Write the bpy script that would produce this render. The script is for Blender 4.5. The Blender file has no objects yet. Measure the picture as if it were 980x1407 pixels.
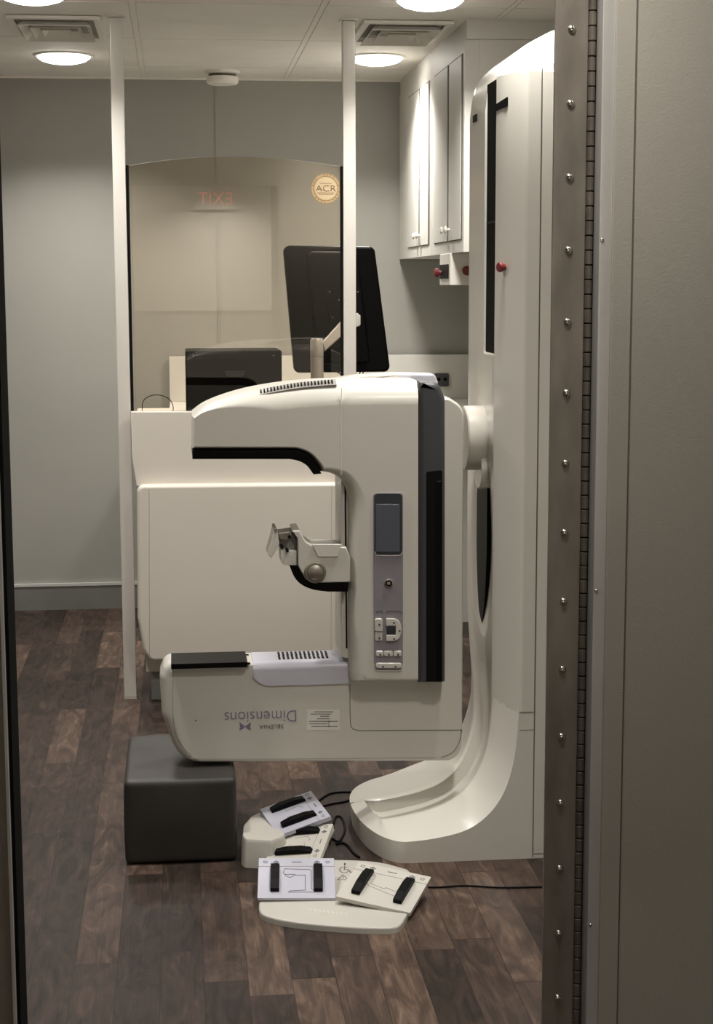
import bpy, bmesh, math, random
from mathutils import Vector, Matrix, Euler
random.seed(7)
C = bpy.context.scene.collection
PI = math.pi
W_, H_, F_ = 980.0, 1407.0, 2280.0
CAMZ = 1.45
CEIL = 2.345
pitch = math.atan(312.5 / F_)
yaw = math.atan(245 * math.cos(pitch) / F_)
fwd = Vector((math.sin(yaw) * math.cos(pitch), math.cos(yaw) * math.cos(pitch), -math.sin(pitch)))
right = Vector((math.cos(yaw), -math.sin(yaw), 0))
up = right.cross(fwd)
R3 = Matrix((right, up, -fwd)).transposed() @ Matrix.Rotation(math.radians(-0.15), 3, 'Z')
CAML = Vector((0, 0, CAMZ))

def U(px, py, Y):
    d = R3 @ Vector(((px - W_ / 2) / F_, -(py - H_ / 2) / F_, -1))
    return CAML + d * (Y / d.y)
def UF(px, py, z=0.0):
    d = R3 @ Vector(((px - W_ / 2) / F_, -(py - H_ / 2) / F_, -1))
    return CAML + d * ((z - CAMZ) / d.z)

# ------------------------------------------------------------------ materials
def lin(c):
    return tuple(((v / 255.0) / 12.92 if v / 255.0 <= 0.04045 else ((v / 255.0 + 0.055) / 1.055) ** 2.4) for v in c) + (1,)
def mat(name, rgb, rough=0.5, metal=0.0, var=0.06, scale=8.0, bump=0.0, bscale=200.0, coat=0.0, spec=0.5, stretch=None):
    m = bpy.data.materials.new(name); m.use_nodes = True
    n = m.node_tree.nodes; l = m.node_tree.links
    b = n['Principled BSDF']
    b.inputs['Roughness'].default_value = rough; b.inputs['Metallic'].default_value = metal
    b.inputs['Specular IOR Level'].default_value = spec
    if coat: b.inputs['Coat Weight'].default_value = coat; b.inputs['Coat Roughness'].default_value = .15
    tc = n.new('ShaderNodeTexCoord'); mp = n.new('ShaderNodeMapping'); l.new(tc.outputs['Object'], mp.inputs[0])
    if stretch: mp.inputs['Scale'].default_value = stretch
    no = n.new('ShaderNodeTexNoise'); no.inputs['Scale'].default_value = scale; no.inputs['Detail'].default_value = 4
    l.new(mp.outputs[0], no.inputs['Vector'])
    cr = n.new('ShaderNodeValToRGB'); c = lin(rgb)
    cr.color_ramp.elements[0].position = .3; cr.color_ramp.elements[1].position = .7
    cr.color_ramp.elements[0].color = tuple(v * (1 - var) for v in c[:3]) + (1,)
    cr.color_ramp.elements[1].color = tuple(min(1, v * (1 + var)) for v in c[:3]) + (1,)
    l.new(no.outputs[0], cr.inputs[0]); l.new(cr.outputs[0], b.inputs['Base Color'])
    if bump:
        n2 = n.new('ShaderNodeTexNoise'); n2.inputs['Scale'].default_value = bscale; n2.inputs['Detail'].default_value = 3
        l.new(mp.outputs[0], n2.inputs['Vector'])
        bp = n.new('ShaderNodeBump'); bp.inputs['Strength'].default_value = bump; bp.inputs['Distance'].default_value = .002
        l.new(n2.outputs[0], bp.inputs['Height']); l.new(bp.outputs[0], b.inputs['Normal'])
    return m

M = {}
M['wall'] = mat('grey_wall_vinyl', (156, 154, 146), .55, var=.03, scale=3, bump=.15, bscale=400)
M['ceil'] = mat('ceiling_tile', (234, 229, 219), .7, var=.04, scale=4, bump=.1)
M['base'] = mat('baseboard_rubber', (118, 118, 112), .5)
M['baselip'] = mat('baseboard_lip', (190, 190, 184), .4)
M['gantry'] = mat('gantry_enamel', (207, 203, 193), .34, var=.02, scale=3, bump=.05, bscale=500, coat=.15)
M['gantry2'] = mat('gantry_enamel_smooth', (214, 210, 200), .28, var=.015, coat=.3)
M['panelwhite'] = mat('white_laminate', (208, 201, 190), .4, var=.02, scale=2)
M['cab'] = mat('cabinet_laminate', (208, 205, 197), .5, var=.02)
M['seam'] = mat('seam_shadow_rubber', (95, 88, 80), .7)
M['darkgrey'] = mat('charcoal_plastic', (66, 67, 69), .45)
M['slot'] = mat('black_slot_rubber', (18, 17, 16), .8, spec=.1)
M['black'] = mat('black_plastic', (8, 7, 7), .5, spec=.12)
M['blackgloss'] = mat('black_gloss_plastic', (5, 4, 4), .35, spec=.15)
M['lav'] = mat('lavender_plastic', (196, 194, 204), .35, var=.03)
M['lav2'] = mat('mauve_panel', (136, 131, 137), .5, var=.05)
M['screen'] = mat('display_glass', (84, 87, 97), .35)
M['screenb'] = mat('display_bezel', (52, 54, 60), .4)
M['button'] = mat('button_plastic', (205, 201, 192), .25, coat=.3)
M['ink'] = mat('ink', (78, 74, 84), .6)
M['inklav'] = mat('violet_ink', (124, 119, 146), .6)
M['inksoft'] = mat('faded_ink', (150, 146, 140), .6)
M['sticker'] = mat('label_paper', (222, 218, 208), .6)
M['steel'] = mat('brushed_steel', (150, 142, 131), .42, metal=.75, var=.2, scale=9, bump=.1, stretch=(3, 3, 1))
M['steeld'] = mat('tarnished_hinge_steel', (110, 102, 93), .4, metal=.6, var=.25, scale=30)
M['chrome'] = mat('rivet_chrome', (225, 222, 215), .18, metal=1.0)
M['alu'] = mat('anodised_aluminium', (205, 202, 196), .35, metal=.55, var=.04)
M['post'] = mat('post_enamel', (222, 217, 209), .33, metal=.28, var=.02)
M['door'] = mat('door_panel', (158, 153, 141), .5, var=.03, scale=5, bump=.2, bscale=350)
M['gap'] = mat('gap_dark', (18, 16, 14), .9, spec=.05)
M['vinyl'] = mat('grey_vinyl', (54, 51, 48), .5, spec=.35, var=.1, scale=10, bump=.15, bscale=300)
M['red'] = mat('red_plastic', (118, 34, 36), .4)
M['gold'] = mat('gold_sticker', (178, 152, 112), .45)
M['goldd'] = mat('gold_sticker_dark', (120, 96, 66), .5)
M['goldl'] = mat('gold_sticker_light', (196, 174, 138), .5)
M['white'] = mat('white_plastic', (235, 230, 220), .35, var=.01)
M['pedalplate'] = mat('ivory_plate', (192, 188, 179), .4, var=.02)
M['lavplate'] = mat('lilac_plate', (180, 179, 190), .4, var=.02)

def emis(name, col, s):
    m = bpy.data.materials.new(name); m.use_nodes = True
    b = m.node_tree.nodes['Principled BSDF']
    b.inputs['Base Color'].default_value = (.8, .8, .78, 1)
    b.inputs['Emission Color'].default_value = col; b.inputs['Emission Strength'].default_value = s
    return m
M['lamp'] = emis('lamp_diffuser', (1, .96, .9, 1), 14)
M['exitred'] = emis('exit_letters', (1, .05, .04, 1), 3)

def glassmat():
    m = bpy.data.materials.new('amber_lead_glass'); m.use_nodes = True
    n = m.node_tree.nodes; l = m.node_tree.links; n.clear()
    o = n.new('ShaderNodeOutputMaterial'); mx = n.new('ShaderNodeMixShader'); t = n.new('ShaderNodeBsdfTransparent')
    g = n.new('ShaderNodeBsdfGlossy'); g.inputs['Roughness'].default_value = 0.0; g.inputs['Color'].default_value = (1, 1, 1, 1)
    t.inputs['Color'].default_value = (.935, .895, .835, 1)
    fr = n.new('ShaderNodeFresnel'); fr.inputs['IOR'].default_value = 1.5
    l.new(fr.outputs[0], mx.inputs[0]); l.new(t.outputs[0], mx.inputs[1]); l.new(g.outputs[0], mx.inputs[2]); l.new(mx.outputs[0], o.inputs[0])
    return m
M['glass'] = glassmat()

def floormat():
    m = bpy.data.materials.new('vinyl_plank_floor'); m.use_nodes = True
    n = m.node_tree.nodes; l = m.node_tree.links; b = n['Principled BSDF']
    def math_(op, a=None, c=None, v=None):
        k = n.new('ShaderNodeMath'); k.operation = op
        for i, x in enumerate((a, c)):
            if x is None: continue
            if isinstance(x, (int, float)): k.inputs[i].default_value = x
            else: l.new(x, k.inputs[i])
        return k.outputs[0]
    tc = n.new('ShaderNodeTexCoord'); sp = n.new('ShaderNodeSeparateXYZ'); l.new(tc.outputs['Object'], sp.inputs[0])
    w, L = .092, .66
    u = math_('DIVIDE', math_('ADD', sp.outputs[0], 3.006), w); ui = math_('FLOOR', u); uf = math_('SUBTRACT', u, ui)
    wn = n.new('ShaderNodeTexWhiteNoise'); wn.noise_dimensions = '1D'; l.new(ui, wn.inputs['W'])
    v = math_('ADD', math_('DIVIDE', sp.outputs[1], L), math_('MULTIPLY', wn.outputs['Value'], 7.3)); vi = math_('FLOOR', v); vf = math_('SUBTRACT', v, vi)
    cb = n.new('ShaderNodeCombineXYZ'); l.new(ui, cb.inputs[0]); l.new(vi, cb.inputs[1])
    w2 = n.new('ShaderNodeTexWhiteNoise'); w2.noise_dimensions = '2D'; l.new(cb.outputs[0], w2.inputs['Vector'])
    rnd = w2.outputs['Value']
    # grain coordinates
    gx = math_('ADD', math_('MULTIPLY', sp.outputs[0], 17.0), math_('MULTIPLY', rnd, 37.0))
    gy = math_('ADD', math_('MULTIPLY', sp.outputs[1], 4.5), math_('MULTIPLY', rnd, 91.0))
    gc = n.new('ShaderNodeCombineXYZ'); l.new(gx, gc.inputs[0]); l.new(gy, gc.inputs[1])
    n1 = n.new('ShaderNodeTexNoise'); n1.inputs['Scale'].default_value = 1.0; n1.inputs['Detail'].default_value = 5; n1.inputs['Distortion'].default_value = 2.2; l.new(gc.outputs[0], n1.inputs['Vector'])
    gc2 = n.new('ShaderNodeCombineXYZ'); l.new(math_('MULTIPLY', gx, 9.0), gc2.inputs[0]); l.new(gy, gc2.inputs[1])
    n2 = n.new('ShaderNodeTexNoise'); n2.inputs['Scale'].default_value = 1.2; n2.inputs['Detail'].default_value = 6; n2.inputs['Distortion'].default_value = .6; l.new(gc2.outputs[0], n2.inputs['Vector'])
    f = math_('ADD', math_('MULTIPLY', math_('POWER', rnd, 1.7), .28), math_('MULTIPLY', n1.outputs[0], .62))
    f = math_('ADD', f, math_('MULTIPLY', n2.outputs[0], .22))
    f = math_('SUBTRACT', f, .045)
    cr = n.new('ShaderNodeValToRGB'); e = cr.color_ramp.elements
    e[0].position = .30; e[0].color = lin((38, 31, 27)); e[1].position = .95; e[1].color = lin((152, 128, 110))
    k = e.new(.47); k.color = lin((58, 47, 41)); k = e.new(.62); k.color = lin((78, 63, 54)); k = e.new(.76); k.color = lin((108, 89, 76))
    l.new(f, cr.inputs[0])
    # seams
    s1 = math_('LESS_THAN', uf, .022); s2 = math_('LESS_THAN', vf, .005); s = math_('MAXIMUM', s1, s2)
    mx = n.new('ShaderNodeMix'); mx.data_type = 'RGBA'; l.new(math_('MULTIPLY', s, .75), mx.inputs[0]); l.new(cr.outputs[0], mx.inputs[6]); mx.inputs[7].default_value = lin((38, 30, 26))
    l.new(mx.outputs[2], b.inputs['Base Color']); b.inputs['Roughness'].default_value = .5; b.inputs['Specular IOR Level'].default_value = .18
    bp = n.new('ShaderNodeBump'); bp.inputs['Strength'].default_value = .25; bp.inputs['Distance'].default_value = .001
    l.new(math_('SUBTRACT', n2.outputs[0], s), bp.inputs['Height']); l.new(bp.outputs[0], b.inputs['Normal'])
    return m
M['floor'] = floormat()

# ------------------------------------------------------------------ helpers
def tag(o, label=None, cat=None, group=None, kind=None):
    if label: o['label'] = label
    if cat: o['category'] = cat
    if group: o['group'] = group
    if kind: o['kind'] = kind
    return o
def thing(name, label, cat, loc=(0, 0, 0), group=None):
    o = bpy.data.objects.new(name, None); C.objects.link(o); o.location = loc; o.empty_display_size = .05
    return tag(o, label, cat, group)
def obj(name, bm, m, parent=None, smooth=True, wn=True, angle=35):
    me = bpy.data.meshes.new(name)
    bmesh.ops.recalc_face_normals(bm, faces=bm.faces)
    bm.to_mesh(me); bm.free()
    if smooth:
        for p in me.polygons: p.use_smooth = True
        me.set_sharp_from_angle(angle=math.radians(angle))
    me.materials.append(m)
    o = bpy.data.objects.new(name, me); C.objects.link(o)
    if smooth and wn:
        md = o.modifiers.new('wn', 'WEIGHTED_NORMAL'); md.keep_sharp = True
    if parent is not None:
        o.parent = parent
        # geometry is written in world coordinates: move it into the parent's frame
        off = Vector((0, 0, 0)); p = parent
        while p is not None: off += p.location; p = p.parent
        me.transform(Matrix.Translation(-off))
    return o
def bx(bm, x0, x1, y0, y1, z0, z1, bev=0.0, seg=2, rot=None, pivot=None):
    r = bmesh.ops.create_cube(bm, size=1)
    vs = r['verts']
    bmesh.ops.scale(bm, vec=(x1 - x0, y1 - y0, z1 - z0), verts=vs)
    bmesh.ops.translate(bm, vec=((x0 + x1) / 2, (y0 + y1) / 2, (z0 + z1) / 2), verts=vs)
    if bev:
        es = list({e for v in vs for e in v.link_edges})
        rr = bmesh.ops.bevel(bm, geom=es, offset=bev, segments=seg, profile=.5, affect='EDGES')
        vs = list({v for f in rr['faces'] for v in f.verts} | {v for v in vs if v.is_valid})
    if rot is not None:
        bmesh.ops.rotate(bm, cent=pivot, matrix=rot, verts=vs)
    return vs
def box(name, m, parent, x0, x1, y0, y1, z0, z1, bev=0.0, seg=2):
    bm = bmesh.new(); bx(bm, x0, x1, y0, y1, z0, z1, bev, seg)
    return obj(name, bm, m, parent, smooth=bool(bev))
def struct(name, bm, m, parent=None, **k):
    o = obj(name, bm, m, parent, **k)
    if parent is None: o['kind'] = 'structure'
    return o
def rc(pts, n=7):
    """polygon with per-corner radius (x, y[, r])"""
    out = []; N = len(pts)
    for i, p in enumerate(pts):
        r = p[2] if len(p) > 2 else 0
        P = Vector(p[:2])
        if r <= 0: out.append((P.x, P.y)); continue
        A = Vector(pts[i - 1][:2]); B = Vector(pts[(i + 1) % N][:2])
        a = (A - P); b = (B - P); la, lb = a.length, b.length; a.normalize(); b.normalize()
        ang = a.angle(b); d = min(r / math.tan(ang / 2), la * .49, lb * .49); r2 = d * math.tan(ang / 2)
        cen = P + (a + b).normalized() * (r2 / math.sin(ang / 2))
        s = (P + a * d) - cen; e = (P + b * d) - cen
        a0 = math.atan2(s.y, s.x); a1 = math.atan2(e.y, e.x); da = (a1 - a0 + PI) % (2 * PI) - PI
        for k in range(n + 1):
            t = a0 + da * k / n; out.append((cen.x + r2 * math.cos(t), cen.y + r2 * math.sin(t)))
    return out
def sm(pts, n=6, closed=False):
    P = [Vector(p) for p in pts]; out = []; N = len(P)
    rng = range(N if closed else N - 1)
    for i in rng:
        if closed: a, b, c, d = P[i - 1], P[i], P[(i + 1) % N], P[(i + 2) % N]
        else: a, b, c, d = P[max(i - 1, 0)], P[i], P[i + 1], P[min(i + 2, N - 1)]
        for k in range(n):
            t = k / n
            out.append(tuple(.5 * ((2 * b) + (c - a) * t + (2 * a - 5 * b + 4 * c - d) * t * t + (3 * b - a - 3 * c + d) * t ** 3)))
    if not closed: out.append(tuple(P[-1]))
    return out
def circ(cx, cy, r, n=24, ry=None):
    ry = ry or r
    return [(cx + r * math.cos(2 * PI * k / n), cy + ry * math.sin(2 * PI * k / n)) for k in range(n)]
def offs(poly, d, fac=None):
    N = len(poly); area = sum(poly[i][0] * poly[(i + 1) % N][1] - poly[(i + 1) % N][0] * poly[i][1] for i in range(N))
    s = 1 if area > 0 else -1; out = []
    for i in range(N):
        p = Vector(poly[i]); a = Vector(poly[i - 1]); b = Vector(poly[(i + 1) % N])
        e1 = (p - a); e2 = (b - p)
        if e1.length < 1e-7: e1 = e2
        if e2.length < 1e-7: e2 = e1
        e1 = e1.normalized(); e2 = e2.normalized()
        n1 = Vector((-e1.y, e1.x)) * s; n2 = Vector((-e2.y, e2.x)) * s
        if fac is not None:
            d1, d2 = d * fac[i - 1], d * fac[i]; det = n1.x * n2.y - n1.y * n2.x
            if abs(det) > .25: q = p + Vector(((d1 * n2.y - d2 * n1.y) / det, (n1.x * d2 - n2.x * d1) / det))
            else: q = p + (n1 + n2).normalized() * (d1 + d2) / 2
            out.append((q.x, q.y)); continue
        nn = n1 + n2
        if nn.length < 1e-5: nn = n1
        nn.normalize(); c = max(.45, nn.dot(n1))
        q = p + nn * (d / c); out.append((q.x, q.y))
    return out
def ext_bm(bm, poly, y0, y1, r0=0.0, r1=0.0, n=6, place=None, fac=None):
    """poly in (X,Z); extruded along Y, rounded at both ends"""
    place = place or (lambda x, y, z: (x, y, z))
    lay = []
    if r0 > 0:
        for k in range(n + 1):
            a = PI / 2 * k / n; lay.append((offs(poly, r0 * (1 - math.sin(a)), fac), y0 + r0 * (1 - math.cos(a))))
    else: lay.append((poly, y0))
    if r1 > 0:
        for k in range(n + 1):
            a = PI / 2 * (1 - k / n); lay.append((offs(poly, r1 * (1 - math.sin(a)), fac), y1 - r1 * (1 - math.cos(a))))
    else: lay.append((poly, y1))
    rings = [[bm.verts.new(place(x, y, z)) for x, z in pl] for pl, y in lay]
    N = len(poly)
    for a, b in zip(rings, rings[1:]):
        for i in range(N): bm.faces.new((a[i], a[(i + 1) % N], b[(i + 1) % N], b[i]))
    bm.faces.new(rings[0]); bm.faces.new(list(reversed(rings[-1])))
def pxpoly(pts, Y): return [(U(p[0], p[1], Y).x, U(p[0], p[1], Y).z) for p in pts]
def ext(name, m, parent, pts, y0, y1, r0=0.0, r1=0.0, n=6, Yp=None):
    bm = bmesh.new(); ext_bm(bm, pxpoly(pts, Yp or y0), y0, y1, r0, r1, n)
    return obj(name, bm, m, parent)
def tube_bm(bm, path, r, n=8, caps=True):
    P = [Vector(p) for p in path]; rings = []; prev = None
    for i, p in enumerate(P):
        t = (P[min(i + 1, len(P) - 1)] - P[max(i - 1, 0)]).normalized()
        if prev is None:
            ref = Vector((0, 0, 1)) if abs(t.z) < .9 else Vector((1, 0, 0)); a = t.cross(ref).normalized()
        else: a = (prev - t * prev.dot(t)).normalized()
        prev = a; b = t.cross(a)
        rr = r(i / (len(P) - 1)) if callable(r) else r
        rings.append([bm.verts.new(p + (a * math.cos(2 * PI * k / n) + b * math.sin(2 * PI * k / n)) * rr) for k in range(n)])
    for a, b in zip(rings, rings[1:]):
        for k in range(n): bm.faces.new((a[k], a[(k + 1) % n], b[(k + 1) % n], b[k]))
    if caps: bm.faces.new(rings[0]); bm.faces.new(list(reversed(rings[-1])))
def tube(name, m, parent, path, r, n=8):
    bm = bmesh.new(); tube_bm(bm, path, r, n); return obj(name, bm, m, parent, wn=False)
def lathe_bm(bm, prof, mtx, n=32):
    """prof: (radius, axial); axis = local z of mtx"""
    rings = []
    for r, z in prof:
        if r < 1e-6: rings.append([bm.verts.new(mtx @ Vector((0, 0, z)))])
        else: rings.append([bm.verts.new(mtx @ Vector((r * math.cos(2 * PI * k / n), r * math.sin(2 * PI * k / n), z))) for k in range(n)])
    for a, b in zip(rings, rings[1:]):
        for k in range(n):
            if len(a) == 1 and len(b) == 1: continue
            if len(a) == 1: bm.faces.new((a[0], b[k], b[(k + 1) % n]))
            elif len(b) == 1: bm.faces.new((a[k], a[(k + 1) % n], b[0]))
            else: bm.faces.new((a[k], a[(k + 1) % n], b[(k + 1) % n], b[k]))
    if len(rings[0]) > 1: bm.faces.new(rings[0])
    if len(rings[-1]) > 1: bm.faces.new(list(reversed(rings[-1])))
def lathe(name, m, parent, prof, loc, axis='Z', n=32):
    rot = {'Z': Matrix(), 'X': Matrix.Rotation(PI / 2, 4, 'Y'), '-Y': Matrix.Rotation(PI / 2, 4, 'X'), '-X': Matrix.Rotation(-PI / 2, 4, 'Y'), '-Z': Matrix.Rotation(PI, 4, 'X'), 'Y': Matrix.Rotation(-PI / 2, 4, 'X')}[axis]
    bm = bmesh.new(); lathe_bm(bm, prof, Matrix.Translation(loc) @ rot, n)
    return obj(name, bm, m, parent, wn=False, angle=40)
def line_bm(bm, pts, Y, w, place=None, th=.0012):
    """thin raised line along px-space or plane polyline (already X,Z)"""
    for a, b in zip(pts, pts[1:]):
        a = Vector(a); b = Vector(b); d = b - a
        if d.length < 1e-6: continue
        d.normalize(); nn = Vector((-d.y, d.x)) * w / 2; a2 = a - d * w * .3; b2 = b + d * w * .3
        ext_bm(bm, [tuple(a2 + nn), tuple(b2 + nn), tuple(b2 - nn), tuple(a2 - nn)], Y - th, Y + .001, place=place)
def seam(name, parent, pts, Y, w=.0022, m=None, th=.0008):
    bm = bmesh.new(); line_bm(bm, pxpoly(pts, Y), Y, w, th=th); return obj(name, bm, m or M['seam'], parent, smooth=False)
def text_mesh(s, size, thick=.0006, sx=1.0):
    cu = bpy.data.curves.new('txt', 'FONT'); cu.body = s; cu.size = size; cu.extrude = thick; cu.offset = -.012 * size; cu.align_x = 'CENTER'; cu.align_y = 'CENTER'
    o = bpy.data.objects.new('txt', cu); C.objects.link(o)
    dg = bpy.context.evaluated_depsgraph_get(); me = bpy.data.meshes.new_from_object(o.evaluated_get(dg))
    bpy.data.objects.remove(o); bpy.data.curves.remove(cu)
    me.transform(Matrix.Diagonal((sx, 1, 1, 1)))
    return me
def text(name, s, size, mtx, m, parent, sx=1.0, fit=None):
    me = text_mesh(s, size, .0005, sx)
    if fit:
        xs = [v.co.x for v in me.vertices]; me.transform(Matrix.Diagonal((fit / (max(xs) - min(xs)), 1, 1, 1)))
        xs = [v.co.x for v in me.vertices]; me.transform(Matrix.Translation((-(max(xs) + min(xs)) / 2, 0, 0)))
    me.transform(mtx)
    off = Vector((0, 0, 0)); p = parent
    while p is not None: off += p.location; p = p.parent
    me.transform(Matrix.Translation(-off)); me.materials.clear(); me.materials.append(m)
    o = bpy.data.objects.new(name, me); C.objects.link(o); o.parent = parent
    return o
FACE = Matrix.Rotation(PI / 2, 4, 'X')      # text facing -Y, reading left to right

# ------------------------------------------------------------------ room shell
XL, XR, YF, YD, YB = -1.36, 1.42, 7.47, 2.30, -1.6
def sbox(name, m, x0, x1, y0, y1, z0, z1, bev=0):
    bm = bmesh.new(); bx(bm, x0, x1, y0, y1, z0, z1, bev); return struct(name, bm, m, smooth=bool(bev))
sbox('floor', M['floor'], XL - .1, XR + .1, YB - .1, YF + .1, -.06, 0)
sbox('wall_far', M['wall'], XL - .1, XR + .1, YF, YF + .08, 0, CEIL + .06)
sbox('wall_left', M['wall'], XL - .08, XL, YB, YF, 0, CEIL + .06)
sbox('wall_right', M['wall'], XR, XR + .08, YB, YF, 0, CEIL + .06)
sbox('wall_rear', M['wall'], XL - .1, XR + .1, YB - .08, YB, 0, CEIL + .06)
# ceiling of lay-in tiles
bm = bmesh.new(); bx(bm, XL - .1, XR + .1, YB - .1, YF + .1, CEIL + .004, CEIL + .06)
xs = [-.747 + .616 * k for k in range(-1, 5)]; ys = [7.09 - .785 * k for k in range(-1, 12)]
for a, b in zip(xs, xs[1:]):
    for c, d in zip(ys[1:], ys):
        bx(bm, max(a + .012, XL), min(b - .012, XR), max(c + .004, YB), min(d - .004, YF), CEIL, CEIL + .01)
struct('ceiling', bm, M['ceil'], smooth=False)
bm = bmesh.new()
for x in xs[1:-1]: bx(bm, x - .009, x + .009, YB, YF, CEIL + .0005, CEIL + .012)
struct('trim_1', bm, M['ceil'], smooth=False)
# front partition with the doorway
pj = U(742 + 14, 391, YD).x           # right edge of the opening
lj = U(-6, 391, YD).x                  # left edge of the opening
sbox('wall_front', M['door'], XL, lj - .045, YD, YD + .10, 0, CEIL)
sbox('wall_front_right', M['door'], U(800, 391, YD).x, XR, YD, YD + .10, 0, CEIL)
sbox('wall_front_header', M['door'], lj - .045, U(800, 391, YD).x, YD, YD + .10, 1.985, CEIL)
# far baseboard
bm = bmesh.new(); bx(bm, XL, XR, YF - .012, YF, 0, .108); b1 = struct('baseboard_far', bm, M['base'], smooth=False)
bm = bmesh.new(); bx(bm, XL, XR, YF - .016, YF, .108, .120); obj('top_lip', bm, M['baselip'], b1, smooth=False)
bm = bmesh.new(); bx(bm, XL, XL + .012, YD + .1, YF - .016, 0, .108); struct('baseboard_left', bm, M['base'], smooth=False)
# seam batten on far wall below the smoke detector
x = U(297, 160, YF).x
bm = bmesh.new(); bx(bm, x - .004, x + .004, YF - .004, YF, .12, CEIL); struct('trim_2', bm, M['wall'], smooth=False)
# white angle where the far wall meets the ceiling
bm = bmesh.new(); bx(bm, XL, XR, YF - .012, YF, CEIL - .008, CEIL); struct('trim_3', bm, M['ceil'], smooth=False)

# doorway frame on the left
x = lj
bm = bmesh.new(); bx(bm, x - .045, x - .006, YD - .012, YD + .11, 0, 1.985); tf = struct('trim_4', bm, M['steel'], smooth=False)
bm = bmesh.new(); bx(bm, x - .006, x - .002, YD - .018, YD + .11, 0, 1.985); obj('edge_strip', bm, M['alu'], tf, smooth=False)
bm = bmesh.new(); bx(bm, x - .002, x + .003, YD - .004, YD + .09, 0, 1.985); obj('weather_seal', bm, M['gap'], tf, smooth=False)

# doorway jamb on the right with the riveted piano hinge
xa = U(757, 391, YD).x; xb = U(801.5, 391, YD).x
bm = bmesh.new(); bx(bm, xa + .001, xb, YD - .004, YD + .004, 0, 1.985, .001); bx(bm, xa + .032, xb, YD + .004, YD + .10, 0, 1.985); struct('trim_5', bm, M['steel'])
hin = thing('piano_hinge', 'long tarnished steel piano hinge riveted along the right door jamb', 'hinge', (xa, YD - .004, 0))
bm = bmesh.new(); bx(bm, xa, xb, YD - .0075, YD - .0045, .0, 1.98, .001); obj('hinge_leaf', bm, M['steel'], hin)
bm = bmesh.new(); xk = U(808.5, 391, YD - .01).x
z = .002; kn = .0202
bm = bmesh.new()
while z < 1.97:
    lathe_bm(bm, [(.0036, 0), (.0052, .0010), (.0052, kn - .0020), (.0036, kn - .0010)], Matrix.Translation((xk, YD - .010, z)), 14); z += kn
obj('hinge_knuckles', bm, M['steeld'], hin, wn=False)
rv = [41, 145, 245, 345, 442, 540, 637, 731, 825, 918, 1010, 1101, 1191, 1278, 1367]
rz = sum(U(780, a, YD).z for a in rv) / len(rv)
sp = (U(780, 41, YD).z - U(780, 1367, YD).z) / (len(rv) - 1)
xr_ = U(779, 391, YD).x; k0 = 0
prof = [(.0058, 0), (.0056, .0012), (.0045, .0028), (.0025, .0038), (0, .0042)]
for k in range(-9, 9):
    z = rz + sp * k
    if 0.03 < z < 1.96: lathe('rivet', M['chrome'], hin, prof, (xr_, YD - .0075, z), '-Y', 16)

# open door folded back against the partition
x0 = U(821, 391, YD - .03).x
bm = bmesh.new(); bx(bm, xk - .0066, x0 - .001, YD - .0055, YD + .02, .0, 1.985); struct('trim_6', bm, M['gap'], smooth=False)
bm = bmesh.new(); bx(bm, x0 + .016, XR - .1, YD - .045, YD - .002, .01, 1.975, .002); dr = struct('door_1', bm, M['door'])
bm = bmesh.new(); bx(bm, x0 - .001, x0 + .017, YD - .040, YD - .002, .01, 1.975, .002); obj('edge_channel', bm, M['alu'], dr)
x = U(868, 391, YD - .045).x
bm = bmesh.new(); bx(bm, x - .0009, x + .0009, YD - .0462, YD - .044, .01, 1.975); obj('panel_seam', bm, M['seam'], dr, smooth=False)
for py in (812, 1271, 330):
    p = U(818, py, YD - .04); lathe('screw_head', M['chrome'], dr, [(.0028, 0), (.002, .0012), (0, .0015)], (x0 + .0035, YD - .040, p.z), '-Y', 12)

# ------------------------------------------------------------------ ceiling fittings
def lamp_row(x, y, label, d=.105, power=30):
    t = thing('ceiling_light', label, 'ceiling light', (x, y, CEIL), 'round ceiling lights')
    lathe('diffuser', M['lamp'], t, [(d, 0), (d * .97, .010), (d * .82, .021), (d * .55, .029), (d * .25, .033), (0, .034)], (x, y, CEIL - .0005), '-Z', 40)
    lathe('trim_ring', M['white'], t, [(d + .012, 0), (d + .012, .004), (d + .004, .007), (d - .001, .006), (d - .001, 0)], (x, y, CEIL), '-Z', 40)
    ld = bpy.data.lights.new('lamp_light', 'AREA'); ld.shape = 'DISK'; ld.size = d * 1.9; ld.energy = power; ld.color = (1, .968, .925); ld.spread = math.radians(128)
    lo = bpy.data.objects.new('lamp_light', ld); C.objects.link(lo); lo.parent = t; lo.location = (0, 0, -.04)
    return t
lamp_row(-.43, 6.78, 'lit round ceiling light on the left near the far wall', power=17)
lamp_row(.80, 6.72, 'lit round ceiling light between the right post and the wall cabinets', power=15)
lamp_row(-.43, 5.37, 'lit round ceiling light at the top left, cut by the frame', power=15)
lamp_row(.81, 5.37, 'lit round ceiling light at the top above the right vent, cut by the frame', power=15)
lamp_row(-.43, 3.97, 'round ceiling light above the left of the gantry', power=12)
lamp_row(.81, 3.97, 'round ceiling light above the gantry column', power=12)
lamp_row(.78, 2.66, 'round ceiling light just inside the doorway', power=12)
lamp_row(.35, 1.93, 'round ceiling light outside the doorway', power=8.5)
lamp_row(.35, -1.10, 'round ceiling light added outside to brighten the rear wall panel', power=32)  # added lamp, brightens the rear panel that the glass reflects

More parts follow.
